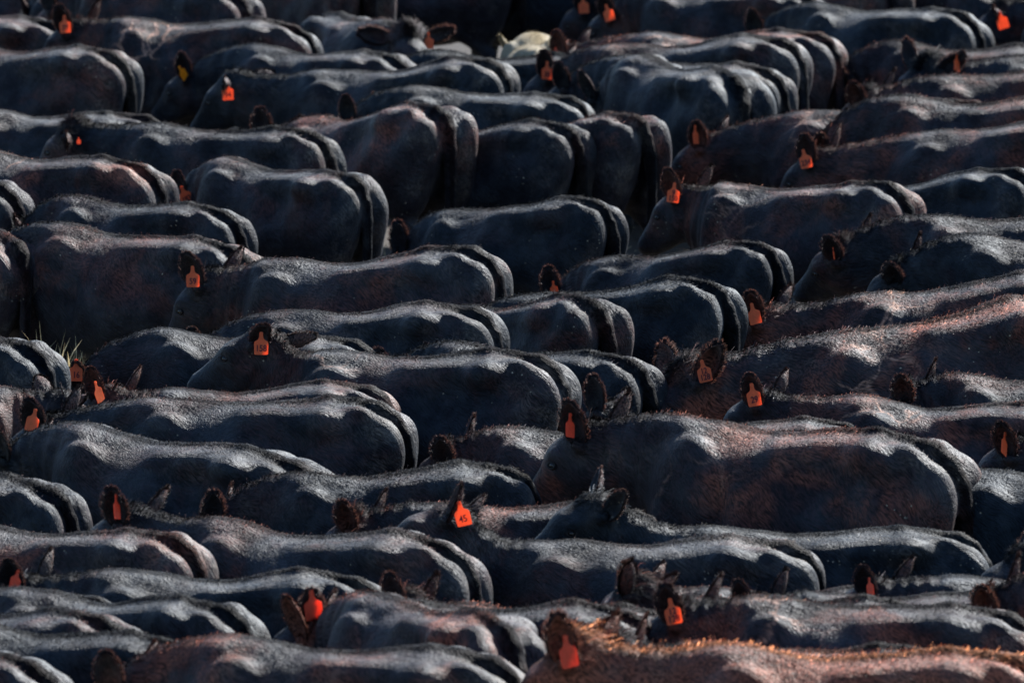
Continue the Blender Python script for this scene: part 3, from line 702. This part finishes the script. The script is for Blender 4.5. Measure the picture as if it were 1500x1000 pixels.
cow("blue lit black cow with a bright back, lower left, tag low in its ear", 520, 845, 9, 1.04, 832, ear=(18, 842), tag=(5, 12, 45, -25, '', 'r', .9), br=.05, du=1, v=1)
cow("cow with small dark ears low on the right, above the bottom brown cow", 1500, 876, 0, .9, ear=(1130, 868), br=.1)
cow("cow with two stubby brown ears left of the bottom tag 128", 1340, 884, 0, .92, ear=(925, 850), ee=(50, 20, -30), br=.5, v=2)
cow("brown eared cow at the lower right edge", 1880, 846, 0, .97, ear=(1476, 866), br=.8, v=2)
cow("low black back at the lower left edge", 138, 878, 15, .93, br=.05, v=1)
cow("cow showing only a ragged ginger ear behind the pinkish brown back", 985, 898, 2, .87, ear=(578, 866), br=1, v=2)
cow("cow with the lower ear tag reading 128, brown back with a round patch", 1478, 894, 3, 1.05, 872, ear=(982, 880), tag=(4, 20, -10, 14, '12\n128'), br=.6, du=.8, v=3, lick=1)
cow("hairy low cow with a broad red tag covering its ear, bottom left of centre", 920, 896, 8, .97, hy=8, ear=(455, 890), tag=(5, 2, -20, 12, '', 'r', 1.15), br=.3, v=2)
cow("black rump low on the left between two larger cows", 336, 890, 22, .95, br=.05, du=.4, v=0)
cow("heavy dark cow in the lower left corner with a thick tail", 148, 902, 26, 1.08, 888, br=.3, v=3)
cow("small dark rounded back between the lower left cows", 268, 938, 15, .93, br=.05, v=2)
cow("pinkish brown backed cow at the bottom centre with no ear showing", 745, 918, 58, 1.0, br=1, du=.6, v=1)
cow("very dark rump at the bottom left corner", 45, 970, 20, .97, br=.2)
cow("cow with fuzzy ginger ear at the bottom, behind the ginger backed cow", 1360, 952, 0, .92, ear=(890, 934), br=1, v=2)
cow("big dark brown mottled cow at the bottom edge left of centre", 722, 964, 15, 1.12, 930, br=.6, du=.9, v=1)
cow("ginger backed brown cow at the bottom right with a long red tag", 1490, 960, 3, 1.16, 944, ear=(824, 930), tag=(9, 30, 35, 8, '', 'r', 1.2), br=1.6, du=.8, v=2)
build_all()
# ------------------------------------------------------------------ ground
def ground_mat():
    h = N("dirt"); tc = h.n("TexCoord").outputs['Object']
    n1 = h.noise(tc, .7, 6, .6); n2 = h.noise(tc, 14, 6, .7)
    c = h.mix(h.ramp(n1, .35, .65), (.018, .014, .012, 1), (.034, .027, .020, 1))
    c = h.mix(h.ramp(n2, .55, .72), c, (.07, .055, .038, 1))
    b = h.n("BsdfPrincipled"); h.set(b.inputs['Base Color'], c); b.inputs['Roughness'].default_value = .95
    bp = h.n("Bump"); bp.inputs['Strength'].default_value = .6; bp.inputs['Distance'].default_value = .04
    h.set(bp.inputs['Height'], h.math('ADD', n1, h.math('MULTIPLY', n2, .5))); h.set(b.inputs['Normal'], bp.outputs[0])
    h.set(h.out.inputs[0], b.outputs[0]); return h.m
me = bpy.data.meshes.new("ground")
nx = 60; gv = []; gf = []
for j in range(nx+1):
    for i in range(nx+1):
        x = (i/nx*2-1); y = (j/nx*2-1); X = 900*math.copysign(abs(x)**3, x); Y = 86+900*math.copysign(abs(y)**3, y)
        d = math.hypot(X, Y-86)
        gv.append((X, Y, .03*math.sin(X*1.3)*math.cos(Y*1.1)-.02 if d < 60 else -.02+.004*(d-60)*math.sin(i*1.7)*math.cos(j*1.3)*.5))
for j in range(nx):
    for i in range(nx): a = j*(nx+1)+i; gf.append((a, a+1, a+nx+2, a+nx+1))
me.from_pydata(gv, [], gf); me.materials.append(ground_mat()); smooth_all(me)
g = bpy.data.objects.new("ground", me); COL.objects.link(g); g['kind'] = 'structure'
# straw lying and standing in the gap between the cows
def straw():
    r = np.random.default_rng(5); vs = []; fs = []
    def blade(p, d, L, wd):
        side = np.cross(d, [0, 0, 1]+r.normal(0, .3, 3)); side = side/np.linalg.norm(side)*wd
        k = len(vs); m = p+d*L*.55+np.array([0, 0, -.02*L]); t = p+d*L+np.array([0, 0, -.12*L])
        for q_ in (p-side, p+side, m+side, t, m-side): vs.append(tuple(q_))
        fs.append((k, k+1, k+2, k+4)); fs.append((k+4, k+2, k+3))
    spots = [(92, 492, .34, 2200, .85), (60, 468, .22, 700, .85), (112, 500, .22, 800, .7), (168, 528, .2, 200, .6)]
    for (px, py, rad_, n_, hh) in spots:
        d = ray(px, py); k = (HC-hh)/(-d[2]); c = np.array([0, 0, HC])+d*k; c[2] = 0
        for _ in range(n_):
            a = r.uniform(0, 6.28); q_ = r.uniform(0, 1)**.6*rad_
            p = c+np.array([math.cos(a)*q_, math.sin(a)*q_, r.uniform(0, hh*.75)*(1-q_/rad_*.6)])
            dd = nrm(np.array([r.normal(0, .55), r.normal(0, .55), r.uniform(.1, 1.2)])); blade(p, dd, r.uniform(.12, .38), r.uniform(.003, .006))
    for _ in range(6000):
        x = r.uniform(-6, 6); y = r.uniform(62, 110); p = np.array([x, y, .03])
        dd = nrm(np.array([r.normal(0, 1), r.normal(0, 1), r.uniform(0, .3)])); blade(p, dd, r.uniform(.08, .25), r.uniform(.003, .005))
    me = bpy.data.meshes.new("straw"); me.from_pydata(vs, [], fs); me.materials.append(simple("dry_straw", (.72, .58, .32, 1), .7, .3, .3, .5))
    o = bpy.data.objects.new("straw", me); COL.objects.link(o); o['kind'] = 'stuff'; o['label'] = 'loose dry straw on the ground and heaped between the cows'; o['category'] = 'straw'
straw()
